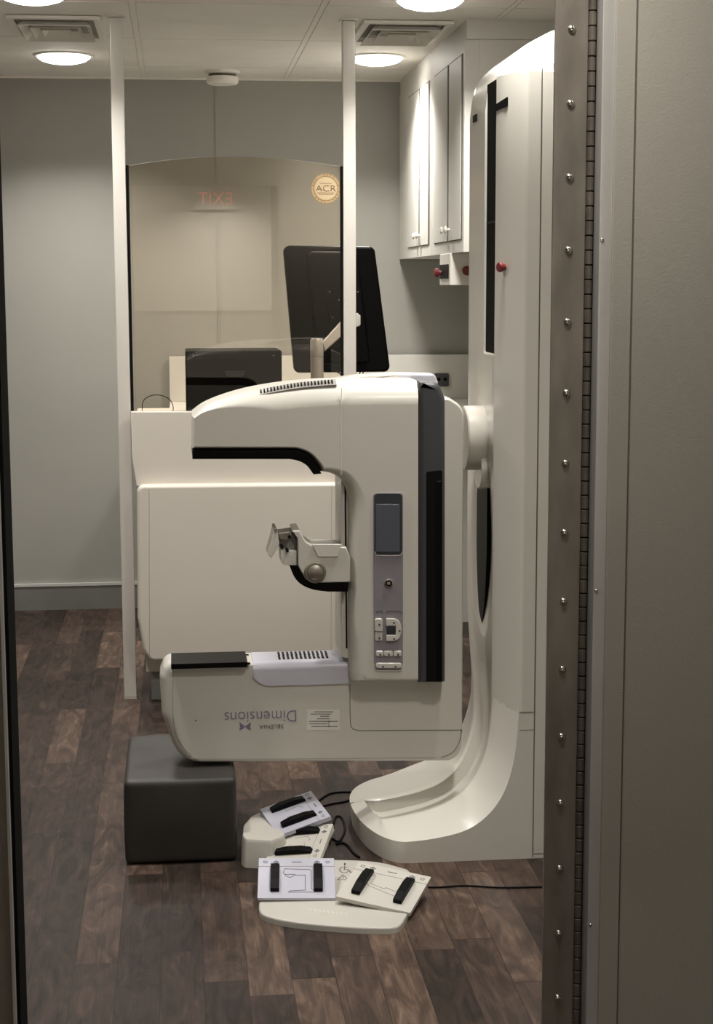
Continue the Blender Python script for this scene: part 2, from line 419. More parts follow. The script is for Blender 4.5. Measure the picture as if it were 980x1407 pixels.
def vent(xc, yc, label):
    t = thing('ceiling_vent', label, 'vent', (xc, yc, CEIL), 'square ceiling vents')
    w, h = .155, .24
    def ring(bm, a, b, ai, bi, z0, z1, z2):
        o = [(-a, -b), (a, -b), (a, b), (-a, b)]; i = [(-ai, -bi), (ai, -bi), (ai, bi), (-ai, bi)]
        vo = [bm.verts.new((xc + p[0], yc + p[1], z0)) for p in o]; vi = [bm.verts.new((xc + p[0], yc + p[1], z1)) for p in i]
        vo2 = [bm.verts.new((xc + p[0], yc + p[1], z0 + z2)) for p in o]; vi2 = [bm.verts.new((xc + p[0], yc + p[1], z1 + z2)) for p in i]
        for k in range(4):
            j = (k + 1) % 4
            bm.faces.new((vo[k], vo[j], vi[j], vi[k])); bm.faces.new((vo2[k], vi2[k], vi2[j], vo2[j]))
            bm.faces.new((vo[k], vo2[k], vo2[j], vo[j])); bm.faces.new((vi[k], vi[j], vi2[j], vi2[k]))
    bm = bmesh.new(); ring(bm, w, h, w - .022, h - .03, CEIL - .012, CEIL - .012, .010); obj('frame', bm, M['white'], t, smooth=False)
    for s in (.78, .55, .32):
        bm = bmesh.new(); ring(bm, w * s, h * s, w * (s - .13), h * (s - .13), CEIL - .028, CEIL - .004, .003); obj('louvre', bm, M['ceil'], t, smooth=False)
    bm = bmesh.new(); bx(bm, xc - w + .022, xc + w - .022, yc - h + .03, yc + h - .03, CEIL - .0025, CEIL - .0005); obj('backing', bm, M['inksoft'], t, smooth=False)
vent(U(79, 52, 6.0).x, 6.03, 'square white ceiling vent left of the left post')
vent(U(551, 52, 6.0).x, 6.03, 'square white ceiling vent right of the right post')

sd = thing('smoke_detector', 'round white smoke detector on the ceiling by the far wall', 'smoke detector', (U(305, 118, 7.3).x, 7.22, CEIL))
sx, sy = U(305, 118, 7.3).x, 7.22
lathe('mounting_plate', M['white'], sd, [(.074, 0), (.074, .010), (.066, .013)], (sx, sy, CEIL), '-Z')
lathe('sensor_slots', M['seam'], sd, [(.058, .013), (.058, .024)], (sx, sy, CEIL), '-Z')
lathe('housing', M['white'], sd, [(.066, .024), (.068, .026), (.068, .046), (.060, .055), (.03, .058), (0, .058)], (sx, sy, CEIL), '-Z')

# ------------------------------------------------------------------ posts and shield
def post(pxl, pxr, label):
    a = U(pxl, 391, 5.78).x; b = U(pxr, 391, 5.78).x
    t = thing('support_post', label, 'post', ((a + b) / 2, 5.80, 0), 'floor to ceiling posts')
    bm = bmesh.new(); bx(bm, a, b, 5.78, 5.82, .004, CEIL - .006, .004, 2); obj('post_tube', bm, M['post'], t)
    bm = bmesh.new(); bx(bm, a - .008, b + .008, 5.772, 5.828, CEIL - .006, CEIL); obj('ceiling_flange', bm, M['post'], t, smooth=False)
    bm = bmesh.new(); bx(bm, a, b, 5.78, 5.82, 0, .004); obj('foot_flange', bm, M['post'], t, smooth=False)
    return a, b
PL = post(158, 176, 'white square post left of the amber glass shield')
PR = post(472, 489.5, 'white square post right of the amber glass shield, in front of the tall monitor')

zb = U(320, 565, 5.8).z
arc = [(PL[1] + .004, U(178, 227, 5.8).z)]
gl, gr = PL[1] + .006, PR[0] - .004
zt, zm = U(178, 228, 5.8).z, U(320, 215, 5.8).z
top = [(gl + (gr - gl) * k / 20, zt + (zm - zt) * (1 - (2 * k / 20 - 1) ** 2)) for k in range(21)]
sh = thing('glass_shield', 'amber tinted glass shield with an arched top between the two white posts', 'glass shield', ((gl + gr) / 2, 5.80, zb))
bm = bmesh.new(); ext_bm(bm, [(gl, zb - .02)] + top + [(gr, zb - .02)], 5.796, 5.804); obj('glass_pane', bm, M['glass'], sh, smooth=False)
bm = bmesh.new(); bx(bm, PL[1] + .0005, gl + .004, 5.790, 5.810, zb - .02, zt + .002); obj('gasket', bm, M['slot'], sh, smooth=False)
bm = bmesh.new(); bx(bm, gr - .004, PR[0] - .0005, 5.790, 5.810, zb - .02, zt + .002); obj('gasket', bm, M['slot'], sh, smooth=False)
bm = bmesh.new(); ext_bm(bm, [(a, b + .0008) for a, b in top] + [(a, b - .0008) for a, b in reversed(top)], 5.7955, 5.8045); obj('polished_edge', bm, M['inksoft'], sh, smooth=False)
# gold seal
cx, cz = U(448, 259, 5.79).x, U(448, 259, 5.79).z; r = 20.5 / F_ * 5.79
st = thing('seal_sticker', 'round gold ACR seal stuck on the upper right of the amber glass', 'sticker', (cx, 5.796, cz))
bm = bmesh.new(); ext_bm(bm, circ(cx, cz, r, 40), 5.7945, 5.7960); obj('disc', bm, M['gold'], st, smooth=False)
bm = bmesh.new(); c1 = circ(cx, cz, r * .80, 40); line_bm(bm, c1 + [c1[0]], 5.7945, .0014, th=.0004)
c1 = circ(cx, cz, r * .97, 40); line_bm(bm, c1 + [c1[0]], 5.7945, .001, th=.0004)
for k in range(26):
    if k in (0, 13): continue
    a = 2 * PI * k / 26; p = Vector((cx + r * .885 * math.cos(a), cz + r * .885 * math.sin(a))); d = Vector((math.cos(a), math.sin(a))) * .0022
    if (k // 2) % 3 != 1: line_bm(bm, [tuple(p - d), tuple(p + d)], 5.7945, .0022, th=.0004)
obj('ring_print', bm, M['goldd'], st, smooth=False)
bm = bmesh.new(); ext_bm(bm, circ(cx, cz, r * .74, 32), 5.7941, 5.7946); obj('centre_field', bm, M['goldl'], st, smooth=False)
text('seal_lettering', 'ACR', .030, Matrix.Translation((cx, 5.7935, cz)) @ FACE, M['goldd'], st, fit=r * 1.35)
for q, wq in ((-.0145, .7), (-.0195, .62), (.0175, .5)):
    bm = bmesh.new(); line_bm(bm, [(cx - r * wq * .8, cz + q), (cx + r * wq * .8, cz + q)], 5.7941, .0016, th=.0004)
    obj('small_print', bm, M['goldd'], st, smooth=False)

# ------------------------------------------------------------------ control desk behind the gantry
Yk = 5.72
dk = thing('control_desk', 'white laminate control desk with a big rounded front panel below the glass shield', 'desk', (U(330, 900, Yk).x, Yk, 0))
ext('upper_panel', M['panelwhite'], dk, [(180, 566), (479, 566), (479, 668), (187.5, 668), (181, 626)], Yk + .01, Yk + .05, .003, 0, 2)
# front panel with rolled left edge
ext('front_panel', M['panelwhite'], dk, rc([(188, 667, 10), (471, 664, 10), (471, 902, 4), (463, 907, 3), (207, 909, 12), (197, 895, 20), (189, 850, 20)]), Yk - .03, Yk + .045, .012, .0, 4)
seam('panel_seam', dk, [(205, 672), (205.5, 905)], Yk - .03, .0012, M['inksoft'], .0004)
seam('panel_seam', dk, [(456, 668), (455, 902)], Yk - .03, .0012, M['inksoft'], .0004)
xa, xb = U(192, 700, Yk).x, U(470, 700, Yk).x
box('carcass', M['panelwhite'], dk, xa + .01, xb - .01, Yk + .045, 6.32, .10, zb - .06)
xd = U(186, 600, 5.85).x
box('desktop', M['panelwhite'], dk, gl + .002, gr - .002, Yk + .05, 6.40, zb - .06, zb - .03, .003)
p0 = U(208, 950, 5.8)
box('plinth', M['base'], dk, U(208, 940, 5.78).x, xb - .03, 5.76, 6.28, 0, .10)
for px in (360, 380): pass
# small loop of wire on the desk
DT = zb - .03
lp = [(U(a, b, 5.77).x, 5.83, U(a, b, 5.83).z) for a, b in sm([(195, 570), (196, 552), (206, 544), (220, 543), (233, 549), (238, 560), (236, 572)], 6)]
lp = [(lp[0][0], 5.835, DT + .002)] + lp + [(lp[-1][0], 5.835, DT + .002)]
o = tube('wire_loop', M['black'], None, lp, .0016, 6); tag(o, 'thin black wire loop standing up behind the white desk edge on the left', 'wire')

# black scanner box
pb = thing('printer', 'black box shaped printer behind the lower part of the amber glass', 'printer', (U(321, 560, 6.0).x, 6.1, DT))
x0, x1 = U(255, 500, 6.0).x, U(387.5, 500, 6.0).x; zt2 = U(320, 482, 6.0).z
box('housing', M['black'], pb, x0, x1, 6.0, 6.28, DT, zt2, .006, 3)
ext('front_recess', M['slot'], pb, rc([(260, 493, 3), (382, 489, 3), (382, 530, 3), (260, 530, 3)]), 5.996, 6.001, .001)
ext('handle', M['screenb'], pb, [(308, 509), (338, 509), (334, 518), (312, 518)], 5.985, 5.9965, .002)
for px in (266, 376):
    p = U(px, 489, 5.999); lathe('screw', M['steel'], pb, [(.004, 0), (.003, .002), (0, .0025)], (p.x, 6.0, p.z), '-Y', 12)

# tall monitor on arm
mo = thing('monitor', 'tall black monitor seen from behind, tilted, half behind the right post', 'monitor', (U(464, 512, 6.25).x, 6.25, U(464, 512, 6.25).z))
ext('rear_shell', M['blackgloss'], mo, rc([(389, 337, 9), (515, 338.5, 9), (537, 511, 8), (404.5, 512.5, 8)]), 6.22, 6.26, .010, .004, 4)
ext('rear_hump', M['black'], mo, rc([(421, 345, 8), (492, 346, 8), (510, 500, 8), (437, 501, 8)]), 6.195, 6.225, .012, 0, 4)
ext('mount_plate', M['slot'], mo, rc([(448, 396, 3), (496, 396, 3), (498, 446, 3), (453, 446, 3)]), 6.188, 6.196, .002)
for q in ((453, 401), (469, 400), (466, 412), (457, 436), (492, 401), (493, 440)):
    p = U(q[0], q[1], 6.188); lathe('screw', M['steel'], mo, [(.0035, 0), (.002, .002), (0, .0022)], (p.x, 6.1885, p.z), '-Y', 10)
am = thing('desk_mount', 'cream jointed mount standing on the desk before the tall monitor', 'mount', (U(436, 520, 6.1).x, 6.1, DT))
xc = U(436, 500, 6.08).x; rr = 9 / F_ * 6.08
lathe('upright', M['post'], am, [(rr * 1.4, 0), (rr * 1.4, .006), (rr, .008), (rr, U(436, 490, 6.08).z - DT - .003), (rr * .93, U(436, 490, 6.08).z - DT - .002), (rr * .93, U(436, 490, 6.08).z - DT)], (xc, 6.09, DT))
zz = U(436, 490, 6.08).z; zq = U(436, 465, 6.08).z
lathe('swivel', M['post'], am, [(rr, 0), (rr * 1.02, .004), (rr * 1.02, zq - zz - .006), (rr * .85, zq - zz), (0, zq - zz + .001)], (xc, 6.09, zz))
bm = bmesh.new(); ext_bm(bm, pxpoly([(443, 470), (476, 433), (492, 430), (494, 448), (480, 452), (446, 483)], 6.09), 6.075, 6.11, .006, .006, 3); obj('boom', bm, M['post'], am)
p = U(488, 440, 6.1); bm = bmesh.new(); bx(bm, p.x - .022, p.x + .022, 6.11, 6.187, p.z - .02, p.z + .02, .004); obj('tilt_head', bm, M['post'], am)
# cables behind the monitor
for i, pts in enumerate([[(490, 455), (488, 478), (498, 497), (492, 520)], [(497, 478), (505, 489), (503, 503), (494, 522)], [(450, 505), (468, 514), (476, 526)]]):
    path = [tuple(U(a, b, 6.12)) for a, b in sm(pts, 6)]; path.append((path[-1][0], path[-1][1], DT + .003))
    o = tube('monitor_cable', M['black'], None, path, .0026, 6)
    tag(o, ['black cable hanging below the tilt head right of the post', 'thick black cable looping down right of the post under the monitor', 'black cable lying low beside the arm upright left of the post'][i], 'cable', 'monitor cables')
xw, xw2 = U(488, 480, 6.05).x, U(500, 480, 6.05).x
# ------------------------------------------------------------------ wall cabinets
XC = .99
def cabinet(ya, yb, z0, z1, label, doors, endseam=False):
    t = thing('wall_cabinet', label, 'cabinet', (XC, (ya + yb) / 2, z0), 'white wall cabinets')
    box('carcass', M['cab'], t, XC, XR, ya, yb, z0, z1)
    for i, (a, b) in enumerate(doors):
        d = box('door', M['cab'], t, XC - .0035, XC - .0012, a + .003, b - .003, z0 + .045, z1 - .045, .001, 1)
        box('reveal', M['seam'], d, XC - .0014, XC - .0004, a - .018, b + .004, z0 + .042, z1 - .041)
        yk = b - .03 if i == 0 else a + .03
        lathe('knob', M['white'], d, [(.005, 0), (.005, .008), (.013, .013), (.013, .018), (.008, .021), (0, .022)], (XC - .0035, yk, z0 + .085), '-X', 16)
    return t
ZC0, ZC1 = 1.562, 2.278
def yx(px): return XC * F_ / (px - 245) * 1.0
c1 = cabinet(5.76, 6.515, ZC0, ZC1, 'nearer white wall cabinet, beside the gantry column', [(yx(633.5), yx(616.5)), (yx(614.5), yx(596.5))])
c2 = cabinet(6.520, 7.455, ZC0, ZC1, 'farther white wall cabinet against the far wall', [(yx(588.5), yx(576.5)), (yx(575), yx(560))])
box('end_panel', M['cab'], c1, XC + .05, XR - .001, 5.752, 5.76, ZC0 + .02, ZC1)
# bulkhead above the cabinets
sbox('trim_7', M['cab'], XC + .005, XR, 5.75, YF, ZC1 + .001, CEIL)
# box with red button under cabinet
cb = thing('control_box', 'white control box with red buttons hung under the wall cabinet', 'control box', (1.05, 6.1, 1.45))
box('enclosure', M['white'], cb, .985, 1.14, 6.02, 6.26, U(620, 392, 6.02).z, ZC0 - .0003, .003)
zc = U(608, 374, 6.15).z
box('side_plate', M['black'], cb, .9815, .9855, 6.05, 6.24, zc - .024, zc + .028, .001)
lathe('red_button', M['red'], cb, [(.008, 0), (.008, .010), (.017, .013), (.017, .022), (.012, .027), (0, .028)], (.9815, 6.20, zc - .002), '-X', 20)
p = U(641, 372, 6.02); lathe('red_button', M['red'], cb, [(.009, 0), (.009, .010), (.017, .012), (.017, .020), (.012, .025), (0, .026)], (p.x, 6.02, p.z), '-Y', 20)
# counter and splashback on the far wall
ZT = .935; xcl = U(232, 475, 7.44).x
ct = thing('counter', 'white worktop with splashback running along the far wall', 'counter', (.5, 7.1, 0))
box('splashback', M['cab'], ct, xcl, XR - .004, 7.437, 7.455, ZT, U(560, 487.5, 7.44).z, .002)
box('worktop', M['cab'], ct, xcl, XR - .004, 6.93, 7.437, ZT - .035, ZT, .004)
box('base_unit', M['cab'], ct, xcl + .02, XR - .004, 6.97, 7.44, .0, ZT - .035)
so = thing('wall_socket', 'small dark twin socket on the white splashback', 'socket', (U(607, 522, 7.43).x, 7.437, U(607, 522, 7.43).z))
ext('faceplate', M['darkgrey'], so, rc([(597, 513, 2), (617, 513, 2), (617, 531, 2), (597, 531, 2)]), 7.431, 7.437, .001)
for px in (603, 612): ext('outlet', M['black'], so, circ(px, 521, 2.6, 12), 7.4298, 7.4315)

# ------------------------------------------------------------------ mammography gantry
YN = 4.0; YC = 4.31
g = thing('mammography_machine', 'large cream mammography machine with a C shaped arm on a curved column and foot', 'mammography machine', (.9, YC, 0))
# --- column and foot: swept chamfered body
def interp(path, s):
    L = [0]
    for a, b in zip(path, path[1:]): L.append(L[-1] + (Vector(b) - Vector(a)).length)
    s *= L[-1]
    for i in range(len(path) - 1):
        if s <= L[i + 1] + 1e-9:
            t = (s - L[i]) / max(1e-9, L[i + 1] - L[i]); return Vector(path[i]).lerp(Vector(path[i + 1]), t)
    return Vector(path[-1])
XB = 1.18
# stations: (outer x, outer z, inner x, inner z, back/floor point x,z, half-width scale)
out_hood = sm([(1.10, 1.99), (1.00, 1.985), (.93, 1.978), (.87, 1.966), (.845, 1.943), (.838, 1.89)], 4)
in_hood = sm([(1.10, 2.11), (.96, 2.078), (.893, 2.05), (.842, 2.018), (.803, 1.968), (.790, 1.89)], 4)
out_col = [(.838, 1.89 - (1.89 - .46) * k / 24) for k in range(1, 25)]
in_col = [(.790, 1.89 - (1.89 - .46) * k / 24) for k in range(1, 25)]
out_cove = sm([(.838, .46), (.834, .36), (.824, .26), (.80, .178), (.758, .118), (.70, .080), (.62, .062), (.55, .056)], 5)[1:]
in_cove = sm([(.790, .46), (.787, .36), (.772, .255), (.735, .175), (.685, .128), (.63, .104), (.57, .090), (.52, .082)], 5)[1:]
st_ = []
def back(x, z, phase, k, n):
    if phase == 0: return (XB, 1.99 - (1.99 - 1.90) * k / (n - 1))
    if phase == 1: return (XB, z)
    t = k / (n - 1)
    if t < .35: return (XB, .46 * (1 - t / .35))
    u = (t - .35) / .65; return (XB + (x_end - XB) * u, 0.0)
x_end = .56
for k, (a, b) in enumerate(zip(out_hood, in_hood)): st_.append((a, b, back(0, 0, 0, k, len(out_hood)), 1.0, 1.0))
for k, (a, b) in enumerate(zip(out_col, in_col)): st_.append((a, b, (XB, a[1]), 1.0, 1.0))
for k, (a, b) in enumerate(zip(out_cove, in_cove)): st_.append((a, b, back(0, 0, 2, k + 1, len(out_cove) + 1), 1.0, 1.0))
# nose: rounded plan
x_s, x_n = .55, .440
for k in range(1, 15):
    a = PI / 2 * k / 14
    w = math.cos(a); x = x_s - (x_s - x_n) * math.sin(a)
    xi = .52 - (.52 - .475) * math.sin(a); zi = .082 - .004 * k / 14
    zo = .056 + .006 * k / 14
    st_.append(((x, zo), (xi, zi), (x + .006 * math.sin(a), 0.0), max(w, .02), max(.15, w)))
HN, HF = YC - YN, .33
HI_N, HI_F = YC - 4.125, .20
secs = []
def lerp_(v, a, b, c, d): t = max(0, min(1, (v - a) / (b - a))); t = t * t * (3 - 2 * t); return c + (d - c) * t
NS = len(st_)
for k, (o, i_, f_, w, wi) in enumerate(st_):
    pa, pb = Vector(st_[max(0, k - 1)][1]), Vector(st_[min(NS - 1, k + 1)][1]); tg = (pb - pa).normalized()
    nrm_ = Vector((-tg.y, tg.x)) if tg.length else Vector((1, 0))          # into the body
    zc_ = i_[1]; foot = 1 if k >= len(out_hood) else 0
    u = 0 if zc_ > .62 else lerp_(zc_, .62, .12, 0, 1)
    yn_i = YC - min(HI_N + .02 * u, HI_N + .02) * 1.0
    yf_i = 4.51 + (4.285 - 4.51) * u
    yo_n, yo_f = YC - HN * w, YC + HF * w * (lerp_(o[0], .47, .70, .66, 1) if foot and zc_ < .2 else 1)
    yn_i = max(yn_i, yo_n + .35 * (YC - yo_n)) if w < .9 else yn_i
    yf_i = min(yf_i, yo_f - .35 * (yo_f - YC)) if w < .9 else yf_i
    dd = .034 * u * (1 if w > .98 else max(.6, w))
    row = [(f_[0], yo_f, f_[1]), (o[0], yo_f, o[1])]
    for t in (.06, .2, .5, .8, .94):
        q = math.sin(t * PI / 2) * .5 + t * .5
        row.append((o[0] + (i_[0] - o[0]) * q, yo_f + (yf_i - yo_f) * t, o[1] + (i_[1] - o[1]) * q))
    row.append((i_[0], yf_i, i_[1]))
    wd = (yf_i - yn_i)
    for fy, fd in ((.94, .08), (.87, .9), (.78, 1), (.5, .8), (.28, .4), (.1, .1), (0, 0)):
        row.append((i_[0] + nrm_.x * dd * fd, yn_i + wd * fy, i_[1] + nrm_.y * dd * fd))
    for t in (.94, .8, .5, .2, .06):
        q = math.sin(t * PI / 2) * .5 + t * .5
        row.append((o[0] + (i_[0] - o[0]) * q, yo_n + (yn_i - yo_n) * t, o[1] + (i_[1] - o[1]) * q))
    row.append((o[0], yo_n, o[1])); row.append((f_[0], yo_n, f_[1]))
    secs.append(row)
bm = bmesh.new(); V = [[bm.verts.new(p) for p in row] for row in secs]
for a, b in zip(V, V[1:]):
    for k in range(len(a) - 1): bm.faces.new((a[k], a[k + 1], b[k + 1], b[k]))
    bm.faces.new((a[-1], a[0], b[0], b[-1]))
bm.faces.new(V[0]); bm.faces.new(list(reversed(V[-1])))
bmesh.ops.remove_doubles(bm, verts=bm.verts, dist=1e-5)
col = obj('column', bm, M['gantry2'], None, wn=False, angle=28)
def cut(target, cbm):
    me = bpy.data.meshes.new('cut'); bmesh.ops.recalc_face_normals(cbm, faces=cbm.faces); cbm.to_mesh(me); cbm.free()
    co = bpy.data.objects.new('cut', me); C.objects.link(co)
    md = target.modifiers.new('b', 'BOOLEAN'); md.operation = 'DIFFERENCE'; md.solver = 'EXACT'; md.object = co
    dg = bpy.context.evaluated_depsgraph_get(); nm = bpy.data.meshes.new_from_object(target.evaluated_get(dg))
    target.modifiers.clear(); target.data = nm; bpy.data.objects.remove(co)
    for p in nm.polygons: p.use_smooth = True
    nm.set_sharp_from_angle(angle=math.radians(28))
zs0 = U(675, 488, 4.2).z
cbm = bmesh.new(); bx(cbm, .70, .797, 4.112, 4.285, zs0, 1.955, .012, 3); cut(col, cbm)
zt1, zb1 = U(672, 606, 4.25).z, U(668, 892, 4.25).z
cbm = bmesh.new(); bmesh.ops.create_uvsphere(cbm, u_segments=32, v_segments=24, radius=1)
bmesh.ops.scale(cbm, vec=(.032, .170, (zt1 - zb1) / 2), verts=cbm.verts); bmesh.ops.translate(cbm, vec=(.7775, 4.285, (zt1 + zb1) / 2), verts=cbm.verts); cut(col, cbm)
col.data.transform(Matrix.Translation(-g.location)); col.parent = g
box('upper_track', M['slot'], g, .7950, .80, 4.1122, 4.2848, zs0 + .001, 1.954)
z = U(675, 305, 4.2).z; box('track_joint', M['black'], g, .7943, .7955, 4.1122, 4.2848, z - .002, z + .002)
# lower lens shaped slot
zl0, zl1 = U(665, 660, 4.25).z, U(668, 880, 4.25).z
lens = []
for k in range(25):
    t = k / 24; lens.append((4.325 - .075 * (1 - max(0, (t - .35) / .65) ** 2.2), zl0 + (zl1 - zl0) * t))
for k in range(24, -1, -1):
    t = k / 24; lens.append((4.325 + .075 * (1 - max(0, (t - .35) / .65) ** 2.2), zl0 + (zl1 - zl0) * t))
bm = bmesh.new(); ext_bm(bm, [(a, b) for a, b in lens], .7965, .90, place=lambda a, y, b: (y, a, b)); obj('lower_slot', bm, M['black'], g, smooth=False)
# seams on the column side and rear cover
XS = .874
box('rear_cover', M['gantry'], g, XS + .002, XB + .01, YN - .003, YN + .06, .012, 1.955, .003)
box('cover_seam', M['seam'], g, XS, XS + .002, YN - .0012, YN + .02, .004, 1.96)
zz = U(722, 1003, YN).z
box('cover_seam', M['inksoft'], g, .838, XS, YN - .0008, YN + .01, zz - .001, zz + .001)
box('floor_gasket', M['slot'], g, .60, XB, YN + .006, YN + .60, .0, .006)
# slot marker tags and emergency button
bm = bmesh.new(); zz = U(655, 164, 4.45).z
bx(bm, .7868, .7905, 4.40, 4.45, zz - .009, zz + .009); obj('position_mark', bm, M['black'], g, smooth=False)
def chamfer_pt(t, z):   # point on the near chamfer: t=0 inner edge .. 1 outer edge
    tt = 1 - t; s = math.sin(tt * PI / 2) * .5 + tt * .5
    return Vector((.838 + (.790 - .838) * s, YC - HN * (1 - tt) - HI_N * tt, z))
pts = []
nr = Vector((-.93, -.37))
for k in range(9):
    q_ = chamfer_pt(.02 + .98 * k / 8, 0); pts.append((q_.x + nr.x * .003, q_.y + nr.y * .003))
pts[-1] = (.838, YN - .004)
pts += [(.8725, YN - .004), (.8725, YN + .01), (.845, YN + .01), (.81, YN + .10)]
pts = rc([(p[0], p[1], .012 if k == 8 else 0) for k, p in enumerate(pts)])
bm = bmesh.new(); ext_bm(bm, pts, 0, 1.958 - .385, .004, 0, 3, place=lambda a, y, b: (a, b, 1.958 - y)); obj('side_cover', bm, M['gantry'], g)
ta, tb = chamfer_pt(.0, U(690, 146, 4.1).z), chamfer_pt(.48, U(703, 139, 4.06).z)
bm = bmesh.new(); nrm = Vector((-.9, -.4, 0)).normalized() * .0062
q = [ta + Vector((0, 0, -.010)), tb + Vector((0, 0, -.012)), tb + Vector((0, 0, .010)), ta + Vector((0, 0, .006))]
f0 = [bm.verts.new(v + nrm) for v in q]; f1 = [bm.verts.new(v - nrm) for v in q]
bm.faces.new(f0); bm.faces.new(list(reversed(f1)))
for k in range(4): bm.faces.new((f0[k], f1[k], f1[(k + 1) % 4], f0[(k + 1) % 4]))
obj('indicator_tag', bm, M['black'], g, smooth=False)
pp = chamfer_pt(.42, U(699, 367, 4.06).z); dirv = Vector((-.93, -.37, 0)).normalized()
mt = Matrix.Translation(pp) @ dirv.to_track_quat('Z', 'Y').to_matrix().to_4x4()
bm = bmesh.new(); lathe_bm(bm, [(.008, -.004), (.008, .011), (.0115, .012), (.0125, .017), (.011, .021), (0, .022)], mt, 24); obj('emergency_stop', bm, M['red'], g, wn=False)

# --- axis stub
zc = U(655, 601, 4.30).z; rs = 45 / F_ * 4.30
lathe('pivot_housing', M['gantry2'], g, [(rs * .96, 0), (rs, .004), (rs, .070), (rs * .96, .082), (rs * .8, .090), (rs * .5, .093)], (U(636, 600, 4.30).x, 4.29, zc), 'X', 48)
lathe('pivot_collar', M['gantry2'], g, [(.055, 0), (.058, .004), (.058, .05), (0, .052)], (.775, 4.27, zc - .075), 'X', 32)

# --- C-arm: rear L shaped frame
YA = 4.165                                   # near face of lower arm
YH = 4.105                                   # near face of tube head and body
arm = rc([(560, 546, 0), (618, 546, 16), (639, 560, 22), (637, 1004, 0), (634, 1047, 40), (247, 1050, 40), (222.5, 985, 50), (219, 930, 18), (227, 911, 18), (345, 911, 0), (484, 911, 0), (520, 880, 0), (560, 860, 0)], 9)
def afac(a, b):
    x, y = (a[0] + b[0]) / 2, (a[1] + b[1]) / 2
    if x < 300: return .25 + .75 * min(1, max(0, (285 - x) / 55))
    return .25
fac = [afac(arm[i], arm[(i + 1) % len(arm)]) for i in range(len(arm))]
bm = bmesh.new(); ext_bm(bm, pxpoly(arm, YA), YA, YA + .14, .030, .030, 7, fac=fac)
ca = obj('arm_frame', bm, M['gantry'], g)
# vents, grooves on the lower arm
cu = sm([(238, 915), (238, 985), (245, 1015), (262, 1036), (290, 1043), (600, 1041)], 5)
seam('edge_seam', ca, cu, YA, .0012, M['inksoft'], .0004)
cu = sm([(481, 940), (481.5, 990), (485, 1001), (495, 1004)], 4) + [(635, 1003)]
seam('cover_seam', ca, cu, YA, .0016, M['seam'], .0005)
cu = sm([(634.5, 1004), (631, 1020), (622, 1034), (606, 1041)], 5)
seam('edge_seam', ca, cu, YA, .0014, M['seam'], .0005)
# end cap
# detector pad
zp = U(290, 917, YA - .012).z; zp2 = zp + .014
x0, x1 = U(235, 915, YA - .02).x, U(340, 915, YA - .02).x
bm = bmesh.new(); bx(bm, x0, x1, YA - .022, YA + .105, zp, zp2, .0015)
for yy in (YA - .008, YA + .09): bx(bm, x1 - .002, x1 + .008, yy - .003, yy + .003, zp + .004, zp + .009)
obj('black_pad', bm, M['black'], ca)
# lavender vent cover
bm = bmesh.new()
zl = U(415, 941, YA - .004).z; zu = U(415, 912, YA - .004).z; xa, xb = U(348, 930, YA - .004).x, U(480, 930, YA - .004).x
prof = [(YA + .125, zu + .003), (YA + .11, zu + .008), (YA + .02, zu + .007), (YA + .006, zu + .003), (YA - .003, zu - .006), (YA - .005, zu - .015), (YA - .005, zl), (YA + .01, zl), (YA + .125, zl)]
nx = 14; rings = []
for k in range(nx + 1):
    t = k / nx; x = xa + (xb - xa) * t; lo = zl + (.022 * (1 - min(1, t * 6)) ** 2)
    rings.append([bm.verts.new((x, y, lo if z == zl else z)) for y, z in prof])
for a, b in zip(rings, rings[1:]):
    for k in range(len(prof)): bm.faces.new((a[k], a[(k + 1) % len(prof)], b[(k + 1) % len(prof)], b[k]))
bm.faces.new(rings[0]); bm.faces.new(list(reversed(rings[-1])))
vc = obj('vent_cover', bm, M['lav'], ca)
bm = bmesh.new()
for r_ in range(2):
    for k in range(12):
        xx = U(383 + k * 5.9 + r_ * .5, 906, YA + .07).x; yy = YA + .040 + r_ * .043
        bx(bm, xx - .0027, xx + .0027, yy - .018, yy + .018, zu + .0065, zu + .0092)
obj('vent_slots', bm, M['black'], vc, smooth=False)
ROT = Matrix.Rotation(PI, 4, 'Y')
p = U(358, 984, YA); text('model_lettering', 'Dimensions', .044, Matrix.Translation((p.x, YA - .0006, p.z)) @ ROT @ FACE, M['inklav'], ca, fit=(408 - 307) / F_ * YA)
p = U(373, 998, YA); text('maker_lettering', 'SELENIA', .0145, Matrix.Translation((p.x, YA - .0006, p.z)) @ ROT @ FACE, M['ink'], ca, fit=34 / F_ * YA)
bm = bmesh.new()
for sgn in (-1, 1):
    ext_bm(bm, pxpoly([(337, 998), (337 + sgn * 8, 992), (337 + sgn * 7, 999), (337 + sgn * 8, 1004), (337 + sgn * 2, 1001)], YA), YA - .0006, YA + .001)
obj('emblem', bm, M['inklav'], ca, smooth=False)
lb = ext('rating_label', M['sticker'], ca, [(422, 975), (467, 975), (467, 1003), (422, 1003)], YA - .0006, YA + .001)
bm = bmesh.new()
for k, (a, b) in enumerate([(432, 458), (427, 455), (440, 452), (436, 453), (425, 464), (425, 450), (428, 464)]):
    py = [978, 981, 984, 987.5, 991, 994.5, 998][k]; line_bm(bm, pxpoly([(a, py), (b, py)], YA), YA - .0006, .0016, th=.0003)
line_bm(bm, pxpoly([(452, 990), (452, 999)], YA), YA - .0006, .0014, th=.0003)
obj('label_print', bm, M['ink'], lb, smooth=False)
p = U(269, 990, YA); bm = bmesh.new(); ext_bm(bm, pxpoly(circ(269, 990, 1.1, 8), YA), YA - .0004, YA + .001); obj('screw_cap', bm, M['ink'], ca, smooth=False)

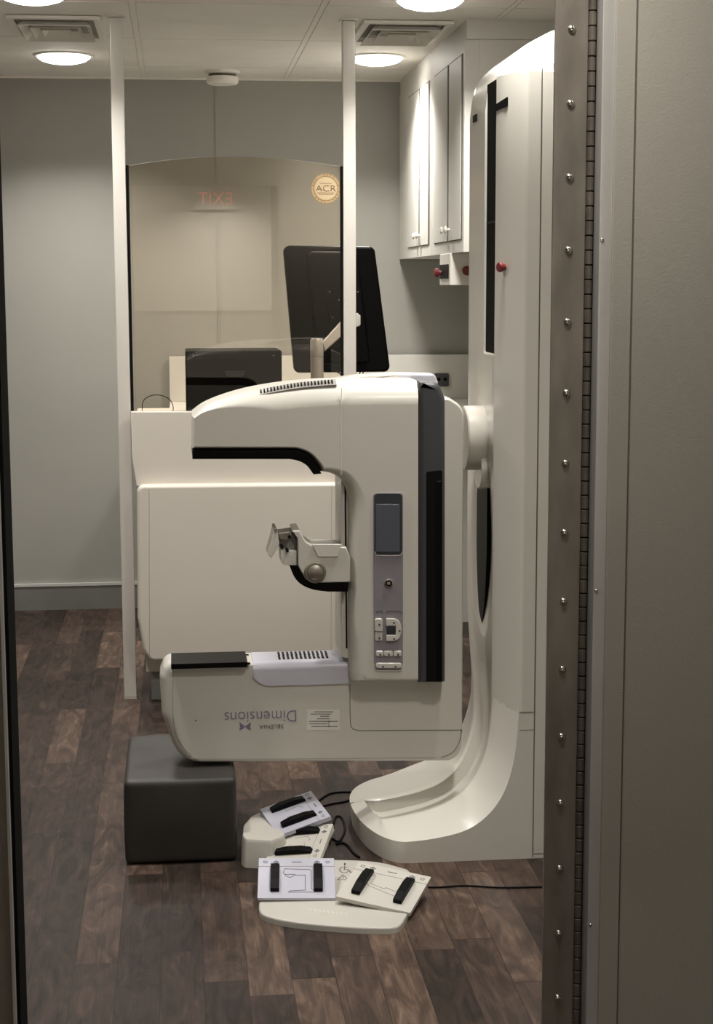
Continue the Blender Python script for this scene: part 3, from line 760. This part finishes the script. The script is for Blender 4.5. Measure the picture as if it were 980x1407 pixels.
# --- tube head and upright body
topc = sm([(264, 573), (280, 561), (305, 550), (340, 539.5), (380, 532), (425, 527), (470, 525), (530, 524), (576, 524)], 4)
inn = sm([(442, 650), (436, 638), (425, 626), (410, 619.5), (395, 618.5)], 4)
body = topc + [(576, 939), (484, 939)] + sm([(482, 930), (481, 900), (480, 780), (480, 700), (478, 678), (471, 662), (457, 653), (442, 650)], 5) + inn[1:] + [(264, 618.5)]
# clean duplicates
bb = []
for p in body:
    if not bb or (Vector(p) - Vector(bb[-1])).length > .8: bb.append(p)
def efac(a, b):
    x, y = (a[0] + b[0]) / 2, (a[1] + b[1]) / 2
    if x > 574: return .04
    if y > 936: return .22
    if x < 266: return .10
    if x < 432 and y > 600: return .16
    if x < 484 and y > 600 and y < 700: return .16 + .6 * (max(x - 432, 0) + max(0, y - 652)) / 92
    if x < 486 and y > 600: return .76
    if x < 375 and y < 600: return .10 + .9 * ((x - 264) / 111) ** 1.3
    return 1.0
fac = [efac(bb[i], bb[(i + 1) % len(bb)]) for i in range(len(bb))]
bm = bmesh.new(); ext_bm(bm, pxpoly(bb, YH), YH, YH + .26, .060, .06, 9, fac=fac)
hd = obj('tube_head', bm, M['gantry'], g)
ext('head_underside', M['black'], hd, [(264.5, 618.5), (408, 618.5)] + sm([(408, 618.5), (424, 625), (435, 637), (442, 651)], 4)[1:] + [(431, 652)] + sm([(431, 652), (423, 641), (412, 634), (398, 631)], 4)[1:] + [(264.5, 631)], YH + .004, YH + .29, .003, 0, 2)
seam('head_seam', hd, [(469.5, 533), (469, 560), (469, 652)], YH, .0014, M['white'], .0008)
# vent strip on the top of the head
vs = [(355, 541.5), (380, 536.5), (410, 531.5), (440, 528.5), (462, 527)]
path = sm(vs, 6)
bm = bmesh.new()
P3 = [U(a, b, YH + .030) for a, b in path]
rows = []
for p in P3: rows.append([bm.verts.new((p.x, p.y - .012, p.z - .002)), bm.verts.new((p.x, p.y + .016, p.z + .010)), bm.verts.new((p.x, p.y + .016, p.z)), bm.verts.new((p.x, p.y - .006, p.z - .008))])
for a, b in zip(rows, rows[1:]):
    for k in range(4): bm.faces.new((a[k], a[(k + 1) % 4], b[(k + 1) % 4], b[k]))
bm.faces.new(rows[0]); bm.faces.new(list(reversed(rows[-1])))
vt = obj('head_vent', bm, M['inksoft'], hd)
bm = bmesh.new()
for k in range(22):
    p = interp([tuple(q) for q in P3], (k + .8) / 23)
    bx(bm, p.x - .0016, p.x + .0016, p.y - .007, p.y + .010, p.z + .001, p.z + .0075, rot=Matrix.Rotation(.30, 3, 'X'), pivot=(p.x, p.y, p.z + .002))
obj('vent_slots', bm, M['slot'], vt, smooth=False)
# low pieces behind the head
ext('cable_guide', M['gantry2'], g, sm([(448, 526), (470, 519), (505, 515), (540, 513), (548, 515), (548, 528)], 4) + [(448, 528)], YH + .17, YH + .245, .006, .006, 3)
ext('cable_guide', M['lav'], g, rc([(545, 513, 4), (598, 514, 6), (604, 530, 4), (545, 530, 0)]), YH + .17, YH + .245, .006, .006, 3)
# grey side band
bd = ext('side_band', M['darkgrey'], g, rc([(575.5, 524, 2), (604, 526, 14), (612.5, 548, 14), (612.5, 938, 0), (575.5, 939, 0)]), YH + .004, YH + .25, .014, .02, 4)
ext('band_slot', M['slot'], bd, rc([(586, 648, 3), (608, 646, 3), (608, 937, 0), (586, 937, 0)]), YH + .0025, YH + .02, .001, 0, 2)
ext('slot_shadow_gap', M['black'], bd, [(600, 662), (606.5, 661), (606.5, 937), (600, 937)], YH + .0008, YH + .02, .0005, 0, 1)
seam('band_seam', bd, sm([(576, 526), (582, 533), (585, 550), (585, 648)], 5), YH + .008, .0016, M['slot'], .0008)
# seam between head and arm frame rails
rail = ext('guide_rail', M['gantry'], g, [(469, 656), (478, 668), (481, 905), (469, 903)], YH + .05, YH + .22, .002, .002, 2)
seam('rail_gap', rail, [(474.5, 664), (476.5, 890)], YH + .05, .0042, M['slot'], .0012)

# control panel
cp = ext('control_panel', M['lav2'], hd, rc([(513, 677, 5), (554, 677, 5), (554, 921, 6), (514, 921, 6)]), YH - .0025, YH + .01, .0012, 0, 2)
sc = ext('display_bezel', M['screenb'], cp, rc([(514.5, 678.5, 5), (553, 678.5, 5), (553, 762, 5), (514.5, 762, 5)]), YH - .0045, YH, .001, 0, 2)
ext('display', M['screen'], sc, rc([(516.5, 693, 1), (549.5, 693, 1), (549.5, 758, 1), (516.5, 758, 1)]), YH - .0052, YH, .0003, 0, 1)
seam('bezel_highlight', cp, sm([(515.5, 758), (517, 762), (521, 763.5), (546, 763.5), (551, 762), (553, 758)], 3), YH - .0045, .0012, M['white'], .0006)
seam('panel_rim', cp, sm([(514, 912), (515.5, 919), (521, 921.5), (547, 921.5), (552, 919), (554, 912)], 3), YH - .0025, .0014, M['white'], .0008)
p = U(534, 801, YH); lathe('lock_socket', M['chrome'], cp, [(.0115, 0), (.0115, .003), (.0085, .0038), (.0075, .0015)], (p.x, YH - .0025, p.z), '-Y', 24)
lathe('keyhole', M['black'], cp, [(.0078, 0), (.0078, .0025), (.005, .0030), (.004, .0012)], (p.x, YH - .0025, p.z), '-Y', 20)
bm = bmesh.new()
for pts in ([(517, 842), (518.5, 839.5), (524, 839.5), (525.5, 842)], [(531, 842), (532.5, 839.5), (549, 839.5), (551, 842)]): line_bm(bm, pxpoly(pts, YH), YH - .0025, .0014, th=.0004)
obj('panel_marks', bm, M['ink'], cp, smooth=False)
def btn(pts, th=.006, r=.0025, m='button'): return ext('button', M[m], cp, pts, YH - .0025 - th, YH - .001, r, 0, 3)
btn(rc([(515.5, 850, 3), (526, 850, 3), (526, 868, 2), (515.5, 868, 2)]), .008)
btn(rc([(516, 869, 1), (525.5, 869, 1), (525.5, 881, 3), (516, 881, 3)]), .004)
btn([(531, 850), (542, 850)] + sm([(542, 850), (549, 854), (552, 865), (549, 877), (542, 881)], 4)[1:] + [(531, 881), (531, 873), (544, 873), (544, 860), (531, 860)], .007, .0018)
btn(rc([(532, 862, 1), (543, 862, 1), (543, 871, 1), (532, 871, 1)]), .004, .001, 'screenb')
for a, b in ((517, 527), (528, 540), (541, 552)): btn(rc([(a, 894.5, 2), (b, 894.5, 2), (b, 902, 2), (a, 902, 2)]), .005)
btn(rc([(517, 911, 3), (552, 911, 3), (552, 918.5, 3), (517, 918.5, 3)]), .005)
for (a, b) in ((520.8, 857), (521, 876), (541, 855), (541, 877), (548.5, 866), (522, 898.5), (534, 898.5), (546.5, 898.5), (526, 915), (543, 915)):
    Yb = YH - .0115 if (a, b) == (520.8, 857) else YH - .0097
    bm = bmesh.new(); ext_bm(bm, pxpoly(circ(a, b, 1.5, 6), YH), Yb, YH - .005)
    obj('button_symbol', bm, M['ink'], cp, smooth=False)

# --- compression bracket
cbk = ext('compression_bracket', M['gantry'], g, [(402, 730), (412, 729), (420, 744), (434, 752), (476, 752), (481.5, 766), (481.5, 800), (430, 801), (420, 796), (409, 776), (409, 740)], YH + .01, YH + .14, .0035, 0, 3)
ext('black_strap', M['black'], cbk, sm([(398, 776), (404, 792), (414, 803), (430, 810), (450, 813)], 4) + [(478, 813), (479, 797)] + sm([(440, 797), (428, 796), (418, 788), (410, 778)], 4), YH + .014, YH + .13, 0, 0, 2)
p = U(433.5, 787, YH); rr = 15.5 / F_ * YH
kb = lathe('round_knob', M['steel'], cbk, [(rr, 0), (rr, .006), (rr * .92, .010), (rr * .74, .0105), (rr * .72, .008), (rr * .70, .012), (rr * .5, .0155), (rr * .25, .017), (0, .0175)], (p.x, YH + .01, p.z), '-Y', 36)
ext('bracket_lip', M['gantry2'], cbk, [(429, 748), (470, 748), (464, 765), (437, 765)], YH + .006, YH + .012, .001, 0, 1)
cl = ext('paddle_clamp', M['gantry'], cbk, [(386, 756), (408, 757), (408, 777), (390, 776.5), (387, 774)], YH + .012, YH + .12, .002, .002, 2)
ext('clamp_recess', M['inksoft'], cl, [(384, 733), (403, 730), (408, 742), (408, 757), (386, 756)], YH + .035, YH + .11, .002, .002, 2)
ext('clamp_hook', M['gantry2'], cl, [(377, 728), (381, 729), (384, 746), (382, 752), (373, 767), (368, 762), (373, 745)], YH + .014, YH + .11, .002, .002, 2)
ext('clamp_link', M['steel'], cl, [(381, 733), (398, 731), (401, 735), (394, 742), (385, 741)], YH + .018, YH + .09, .001, .001, 1)
for q in ((398, 738), (388, 752), (395, 757)):
    ext('clamp_pin', M['slot'], cl, circ(q[0], q[1], 2.2, 10), YH + .008, YH + .05, .0005)
ext('hook_pin', M['steel'], cl, circ(379, 729, 2.4, 10), YH + .010, YH + .11, .0005)
seam('clamp_gap', cl, [(402, 731), (408, 743), (408.5, 776)], YH + .010, .0014, M['slot'], .0006)

# ------------------------------------------------------------------ grey vinyl block
p1 = UF(171, 1190); p2 = UF(328, 1190); yb_ = 4.50; zt_ = U(250, 1071, p1.y).z
bm = bmesh.new(); bmesh.ops.create_cube(bm, size=1)
bmesh.ops.subdivide_edges(bm, edges=bm.edges, cuts=11, use_grid_fill=True)
random.seed(3)
for v in bm.verts:
    x, y, z = v.co
    sx_ = 1 + .015 * math.cos(z * PI) ; v.co.x = x * sx_
    if z > .45: v.co.z += -.02 * (math.cos(x * PI) * math.cos(y * PI)) * 0 + .012 * math.sin(9 * x + 6 * y) * (.5 + y)
    v.co.y = y * (1 + .03 * math.cos(x * PI) * math.cos(z * PI))
bmesh.ops.scale(bm, vec=(p2.x - p1.x - .006, yb_ - p1.y, zt_ - .004), verts=bm.verts)
bmesh.ops.translate(bm, vec=((p1.x + p2.x) / 2, (p1.y + yb_) / 2, zt_ / 2 + .001), verts=bm.verts)
blk = obj('foam_block', bm, M['vinyl'], None, wn=False, angle=180)
md = blk.modifiers.new('bv', 'BEVEL'); md.width = .012; md.segments = 3; md.limit_method = 'ANGLE'; md.angle_limit = math.radians(40)
tag(blk, 'dark grey vinyl covered foam block on the floor below the machine arm', 'foam block')

# ------------------------------------------------------------------ foot switches
def plate_frame(cx, cy, cz, ang, tilt, roll=0.0):
    return Matrix.Translation((cx, cy, cz)) @ Matrix.Rotation(ang, 4, 'Z') @ Matrix.Rotation(tilt, 4, 'X') @ Matrix.Rotation(roll, 4, 'Y')
def pedal_plate(parent, F, w, h, th, mplate, motif, m2, icons=True):
    """plate in its own frame: x right, y away, z up; the narrow strip is the far edge"""
    def pl(x, y, z): return tuple(F @ Vector((x, y, z)))
    def flat(bm, poly, z0, z1, r=0.0):
        ext_bm(bm, [(a, b) for a, b in poly], 0, z1 - z0, r, 0, 2, place=lambda a, y, b: pl(a, b, z1 - y))
    bm = bmesh.new(); flat(bm, rc([(-w / 2, -h / 2, .002), (w / 2, -h / 2, .002), (w / 2, h / 2, .002), (-w / 2, h / 2, .002)], 3), -th, 0, .0015)
    pt = obj('pedal_plate', bm, mplate, parent)
    bm = bmesh.new(); flat(bm, [(-w / 2, h * .28), (w / 2, h * .28), (w / 2, h * .28 + .0012), (-w / 2, h * .28 + .0012)], -.001, .0006); obj('strip_seam', bm, M['inksoft'], pt, smooth=False)
    pw, ph = w * .115, h * .66
    for s in (-1, 1):
        bm = bmesh.new(); xq = s * w * .28; yq = -h * .02
        # wedge pedal: high at the far end
        prof = [(-ph / 2, .0), (-ph / 2, .010), (-ph * .2, .0155), (ph * .2, .014), (ph / 2 - .004, .0095), (ph / 2, .0)]
        ra = [bm.verts.new(pl(xq - pw / 2, yq + a, b)) for a, b in prof]; rb = [bm.verts.new(pl(xq + pw / 2, yq + a, b)) for a, b in prof]
        n = len(prof)
        for k in range(n): bm.faces.new((ra[k], ra[(k + 1) % n], rb[(k + 1) % n], rb[k]))
        bm.faces.new(ra); bm.faces.new(list(reversed(rb)))
        bmesh.ops.bevel(bm, geom=list(bm.edges), offset=.0012, segments=1, affect='EDGES')
        obj('pedal', bm, M['black'], pt)
    def stroke(bm, pts, wd=.0014):
        for a, b in zip(pts, pts[1:]):
            a = Vector(a); b = Vector(b); d = (b - a).normalized(); nn = Vector((-d.y, d.x)) * wd / 2
            flat(bm, [tuple(a + nn - d * wd * .3), tuple(b + nn + d * wd * .3), tuple(b - nn + d * wd * .3), tuple(a - nn - d * wd * .3)], -.001, .0006)
    bm = bmesh.new(); S = h
    if motif == 'c':
        pts = [(-.18, .22), (.20, .20), (.22, .17), (.22, -.28), (.27, -.32), (.27, -.36), (-.12, -.36), (-.10, -.33), (.13, -.31), (.13, .06), (-.02, .06), (-.10, .00), (-.16, .05), (-.20, .12), (-.18, .22)]
        stroke(bm, [(a * S, b * S) for a, b in pts])
        stroke(bm, [(-.18 * S, .08 * S), (-.02 * S, .08 * S)])
    elif motif == 'l':
        pts = [(-.27, .20), (-.20, .22), (-.20, .0), (.02, -.06), (.04, -.02), (.28, -.09), (.28, -.17), (.24, -.19), (-.22, -.06), (-.27, .0), (-.27, .20)]
        stroke(bm, [(a * S, b * S) for a, b in pts])
    else:
        stroke(bm, [(a * S, b * S) for a, b in [(-.16, -.12), (-.18, .12), (-.08, .18), (-.05, .16)]])
        stroke(bm, [(a * S, b * S) for a, b in [(.02, .10), (.18, .14), (.20, -.10), (.06, -.16)]])
    obj('machine_drawing', bm, M['inksoft'] if motif != 'c' else M['ink'], pt, smooth=False)
    bm = bmesh.new(); yv = h * .39
    for xq in (-.41, -.27, .27, .41):
        xq *= w; e = .0045
        if abs(xq) > .35 * w: stroke(bm, [(xq - e, yv + e * .8), (xq + e, yv + e * .8), (xq + e, yv - e * .4), (xq, yv - e), (xq - e, yv - e * .4), (xq - e, yv + e * .8)], .001)
        else:
            stroke(bm, [(xq - e * 1.5, yv), (xq, yv + e), (xq + e * 1.5, yv), (xq, yv - e), (xq - e * 1.5, yv)], .0016); stroke(bm, [(xq, yv - e * 1.4), (xq, yv + e * 1.4)], .0016)
    stroke(bm, [(-.06 * w, yv), (.06 * w, yv)], .002)
    obj('printed_symbols', bm, M['ink'], pt, smooth=False)
    return pt
def flatpoly(name, m, parent, pts_px, z0, z1, r, zref=None):
    """outline given as floor pixels, slab between z0 and z1"""
    P = [UF(a, b, zref if zref is not None else z1) for a, b in pts_px]
    bm = bmesh.new(); ext_bm(bm, [(p.x, p.y) for p in P], 0, z1 - z0, r, 0, 4, place=lambda a, y, b: (a, b, z1 - y))
    return obj(name, bm, m, parent)

# front unit
fs = thing('foot_switch', 'white oval based foot switch nearest the viewer with two pedal plates', 'foot switch', (UF(470, 1230).x, UF(470, 1230).y, 0), 'gantry foot switches')
out = sm([(356, 1236), (357, 1252), (372, 1260), (410, 1267), (470, 1272.5), (520, 1274.5), (545, 1273), (555, 1264), (565, 1245)], 4) + [(580, 1212)] + sm([(560, 1194), (520, 1184), (470, 1181), (430, 1182)], 3) + [(360, 1186)]
flatpoly('base_plate', M['pedalplate'], fs, out, .0, .016, .005, .016)
pA = UF(407, 1206, .045)
def quad_frame(c, z):   # plate placement from four floor pixels: near-left, near-right, far-right, far-left
    q = [UF(a, b, zz) for (a, b), zz in zip(c, z)]
    cen = (q[0] + q[1] + q[2] + q[3]) / 4; X = ((q[1] + q[2]) - (q[0] + q[3])).normalized(); Yv = ((q[2] + q[3]) - (q[0] + q[1])); Yv = (Yv - X * Yv.dot(X))
    h = Yv.length / 2; Yv.normalize(); Z = X.cross(Yv); w = (((q[1] + q[2]) - (q[0] + q[3])) / 2).length
    m = Matrix((X, Yv, Z)).transposed().to_4x4(); m.translation = cen
    return m, w, h
F = Matrix(((0.9976, 0.0694, -0.001), (-0.0672, 0.9611, -0.2681), (-0.0177, 0.2675, 0.9634))).to_4x4(); F.translation = Vector((0.2586, 3.8052, 0.0459)); w, h = 0.184, 0.16
pedal_plate(fs, F, w, h, .007, M['lavplate'], 'c', None)
def studs(F, w, h, d):
    for a, b in ((-.38, -.3), (.38, -.3), (-.38, .3), (.38, .3)):
        loc = F @ Vector((a * w, b * h, -d)); top_ = max(.003, loc.z - .0155)
        bm = bmesh.new(); lathe_bm(bm, [(.010, 0), (.010, top_)], Matrix.Translation((loc.x, loc.y, .015)), 12); obj('plate_stud', bm, M['pedalplate'], fs, wn=False)
studs(F, w, h, .005)
F = Matrix(((0.8997, 0.4366, -0.0035), (-0.4264, 0.8768, -0.2222), (-0.094, 0.2014, 0.975))).to_4x4(); F.translation = Vector((0.4596, 3.7286, 0.0440)); w, h = 0.184, 0.16
pedal_plate(fs, F, w, h, .010, M['pedalplate'], 'l', None)
studs(F, w, h, .009)
# wheelchair and warning symbols on the base between the plates
bm = bmesh.new()
def fl(pts, w=.0014, z=.016):
    P = [UF(a, b, z) for a, b in pts]
    for a, b in zip(P, P[1:]):
        d = (b - a); d.z = 0
        if d.length < 1e-6: continue
        d.normalize(); nn = Vector((-d.y, d.x, 0)) * w / 2; ext_bm(bm, [(v.x, v.y) for v in (a + nn, b + nn, b - nn, a - nn)], 0, .0012, place=lambda x, y, zz: (x, zz, z + .0006 - y))
fl([(474, 1186), (474, 1189)], .004); fl([(474, 1190), (473, 1195), (479, 1195), (482, 1199), (484, 1198)], .002); fl([(474, 1192), (479, 1192)], .0016)
fl(sm([(472, 1191), (468, 1193), (467, 1196), (471, 1199), (476, 1199), (479, 1196.5)], 4), .0018)
fl([(471, 1202), (464, 1209), (479, 1209), (471, 1202)], .0014); fl([(471.4, 1204), (471.2, 1207)], .0018)
fl([(459.5, 1230.5), (466, 1230.5)], .0014)
obj('safety_symbols', bm, M['ink'], fs, smooth=False)
bm = bmesh.new()
for k in range(9): fl([(426 + k * 6, 1249 + k * .7), (429 + k * 6, 1252 + k * .7)], .0022)
obj('embossed_name', bm, M['sticker'], fs, smooth=False)

# rear unit
fr = thing('foot_switch', 'white hooded foot switch behind the front one, beside the grey block', 'foot switch', (UF(390, 1160).x, UF(390, 1160).y, 0), 'gantry foot switches')
def dome(name, m, parent, pts, z1, r):
    P = [UF(a, b, 0) for a, b in pts]; bm = bmesh.new()
    ext_bm(bm, [(p.x, p.y) for p in P], 0, z1 - .001, r, 0, 5, place=lambda a, y, b: (a, b, z1 - y)); return obj(name, bm, m, parent)
T = [UF(a, b, .074) for a, b in rc([(333, 1152, 7), (373, 1154, 4), (394, 1146, 4), (364, 1112, 4), (345, 1121, 8), (334, 1134, 8)], 4)]
cen = sum(T, Vector()) / len(T); bm = bmesh.new()
def ring_(sc, dz, dy=0): return [bm.verts.new((cen.x + (p.x - cen.x) * sc, cen.y + (p.y - cen.y) * sc + dy, p.z + dz)) for p in T]
rings = [ring_(1.10, -.073), ring_(1.09, -.060), ring_(1.03, -.010), ring_(.985, -.002), ring_(.93, 0)]
for a, b in zip(rings, rings[1:]):
    for k in range(len(T)): bm.faces.new((a[k], a[(k + 1) % len(T)], b[(k + 1) % len(T)], b[k]))
bm.faces.new(list(reversed(rings[0]))); bm.faces.new(rings[-1])
obj('hood', bm, M['pedalplate'], fr)
flatpoly('base_plate', M['pedalplate'], fr, [(370, 1188), (438, 1189), (460, 1146), (400, 1138), (380, 1150)], 0, .014, .003, 0)
# the plate's narrow strip points right (away from the block): near edge on the left
def quadC(c, z):
    q = [UF(a, b, zz) for (a, b), zz in zip(c, z)]
    return q
F = Matrix(((0.2432, 0.9463, -0.213), (-0.9608, 0.2049, -0.1869), (-0.1332, 0.2501, 0.959))).to_4x4(); F.translation = Vector((0.2783, 4.1425, 0.0967)); w, h = 0.16, 0.145
pedal_plate(fr, F, w, h, .011, M['lavplate'], 'x', None)
F = Matrix(((-0.2898, 0.9334, -0.2118), (-0.9241, -0.3305, -0.1921), (-0.2493, 0.14, 0.9583))).to_4x4(); F.translation = Vector((0.2810, 4.0260, 0.0560)); w, h = 0.16, 0.145
pedal_plate(fr, F, w, h, .012, M['pedalplate'], 'x', None)

# ------------------------------------------------------------------ floor cables
def cable(pts, label, r=.0030, zs=None):
    P = [UF(a, b, .0032) for a, b in sm(pts, 7)]
    if zs:
        n = len(P) - 1
        P = [UF(a, b, z) for (a, b), z in zip(sm(pts, 7), [interp([(k / (len(zs) - 1), q, 0) for k, q in enumerate(zs)], 0) and 0 or 0 for _ in P])] if 0 else P
    o = tube('floor_cable', M['black'], None, [tuple(p) for p in P], r, 8); tag(o, label, 'cable', 'floor cables')
cable([(438, 1100), (455, 1090), (480, 1088), (505, 1090), (530, 1084)], 'black cable curving from the rear foot switch behind the machine foot, upper strand')
cable([(442, 1108), (458, 1104), (478, 1100), (500, 1088), (520, 1080)], 'black cable crossing under the upper strand behind the machine foot')
cable([(458, 1132), (462, 1122), (470, 1124), (474, 1140), (466, 1156), (456, 1152), (452, 1160)], 'black cable looped on the floor between the rear foot switch and the machine foot')
cable([(462, 1160), (470, 1158), (478, 1162), (486, 1172), (494, 1178)], 'black cable running below the machine foot towards the front foot switch')
cable([(588, 1219), (605, 1219), (640, 1217), (690, 1219.5), (745, 1218.5)], 'black cable lying along the floor in front of the machine foot', .0024)

# ------------------------------------------------------------------ behind the viewer (seen only reflected in the glass)
Yv = YB + .02
wb = thing('reflection_panel', 'large white panel added on the rear wall as a bright patch for the glass to reflect', 'reflection_panel', (.3, YB, 1.25))  # added panel, gives the glass shield its bright reflected rectangle
box('panel', M['white'], wb, -.45, 1.05, YB, YB + .015, 1.25, 2.26)
es = thing('exit_sign', 'white EXIT sign with red letters above the white panel', 'exit sign', (.30, YB + .03, 2.1))
box('housing', M['white'], es, .13, .47, YB + .016, YB + .05, 2.03, 2.19, .004)
text('exit_lettering', 'EXIT', .14, Matrix.Translation((.30, YB + .0508, 2.11)) @ Matrix.Rotation(PI, 4, 'Z') @ FACE, M['exitred'], es, fit=.26)

# ------------------------------------------------------------------ camera, world
cam = bpy.data.cameras.new('camera'); co = bpy.data.objects.new('camera', cam); C.objects.link(co)
cam.sensor_fit = 'VERTICAL'; cam.sensor_height = 24; cam.lens = F_ * 24 / H_; cam.clip_start = .02
mw = R3.to_4x4(); mw.translation = CAML; co.matrix_world = mw
bpy.context.scene.camera = co
w = bpy.data.worlds.new('world'); bpy.context.scene.world = w; w.use_nodes = True
w.node_tree.nodes['Background'].inputs[0].default_value = (1, .95, .88, 1); w.node_tree.nodes['Background'].inputs[1].default_value = .02
vs_ = bpy.context.scene.view_settings; vs_.view_transform = 'Standard'; vs_.look = 'None'; vs_.gamma = 1; vs_.exposure = -0.16; vs_.use_curve_mapping = False
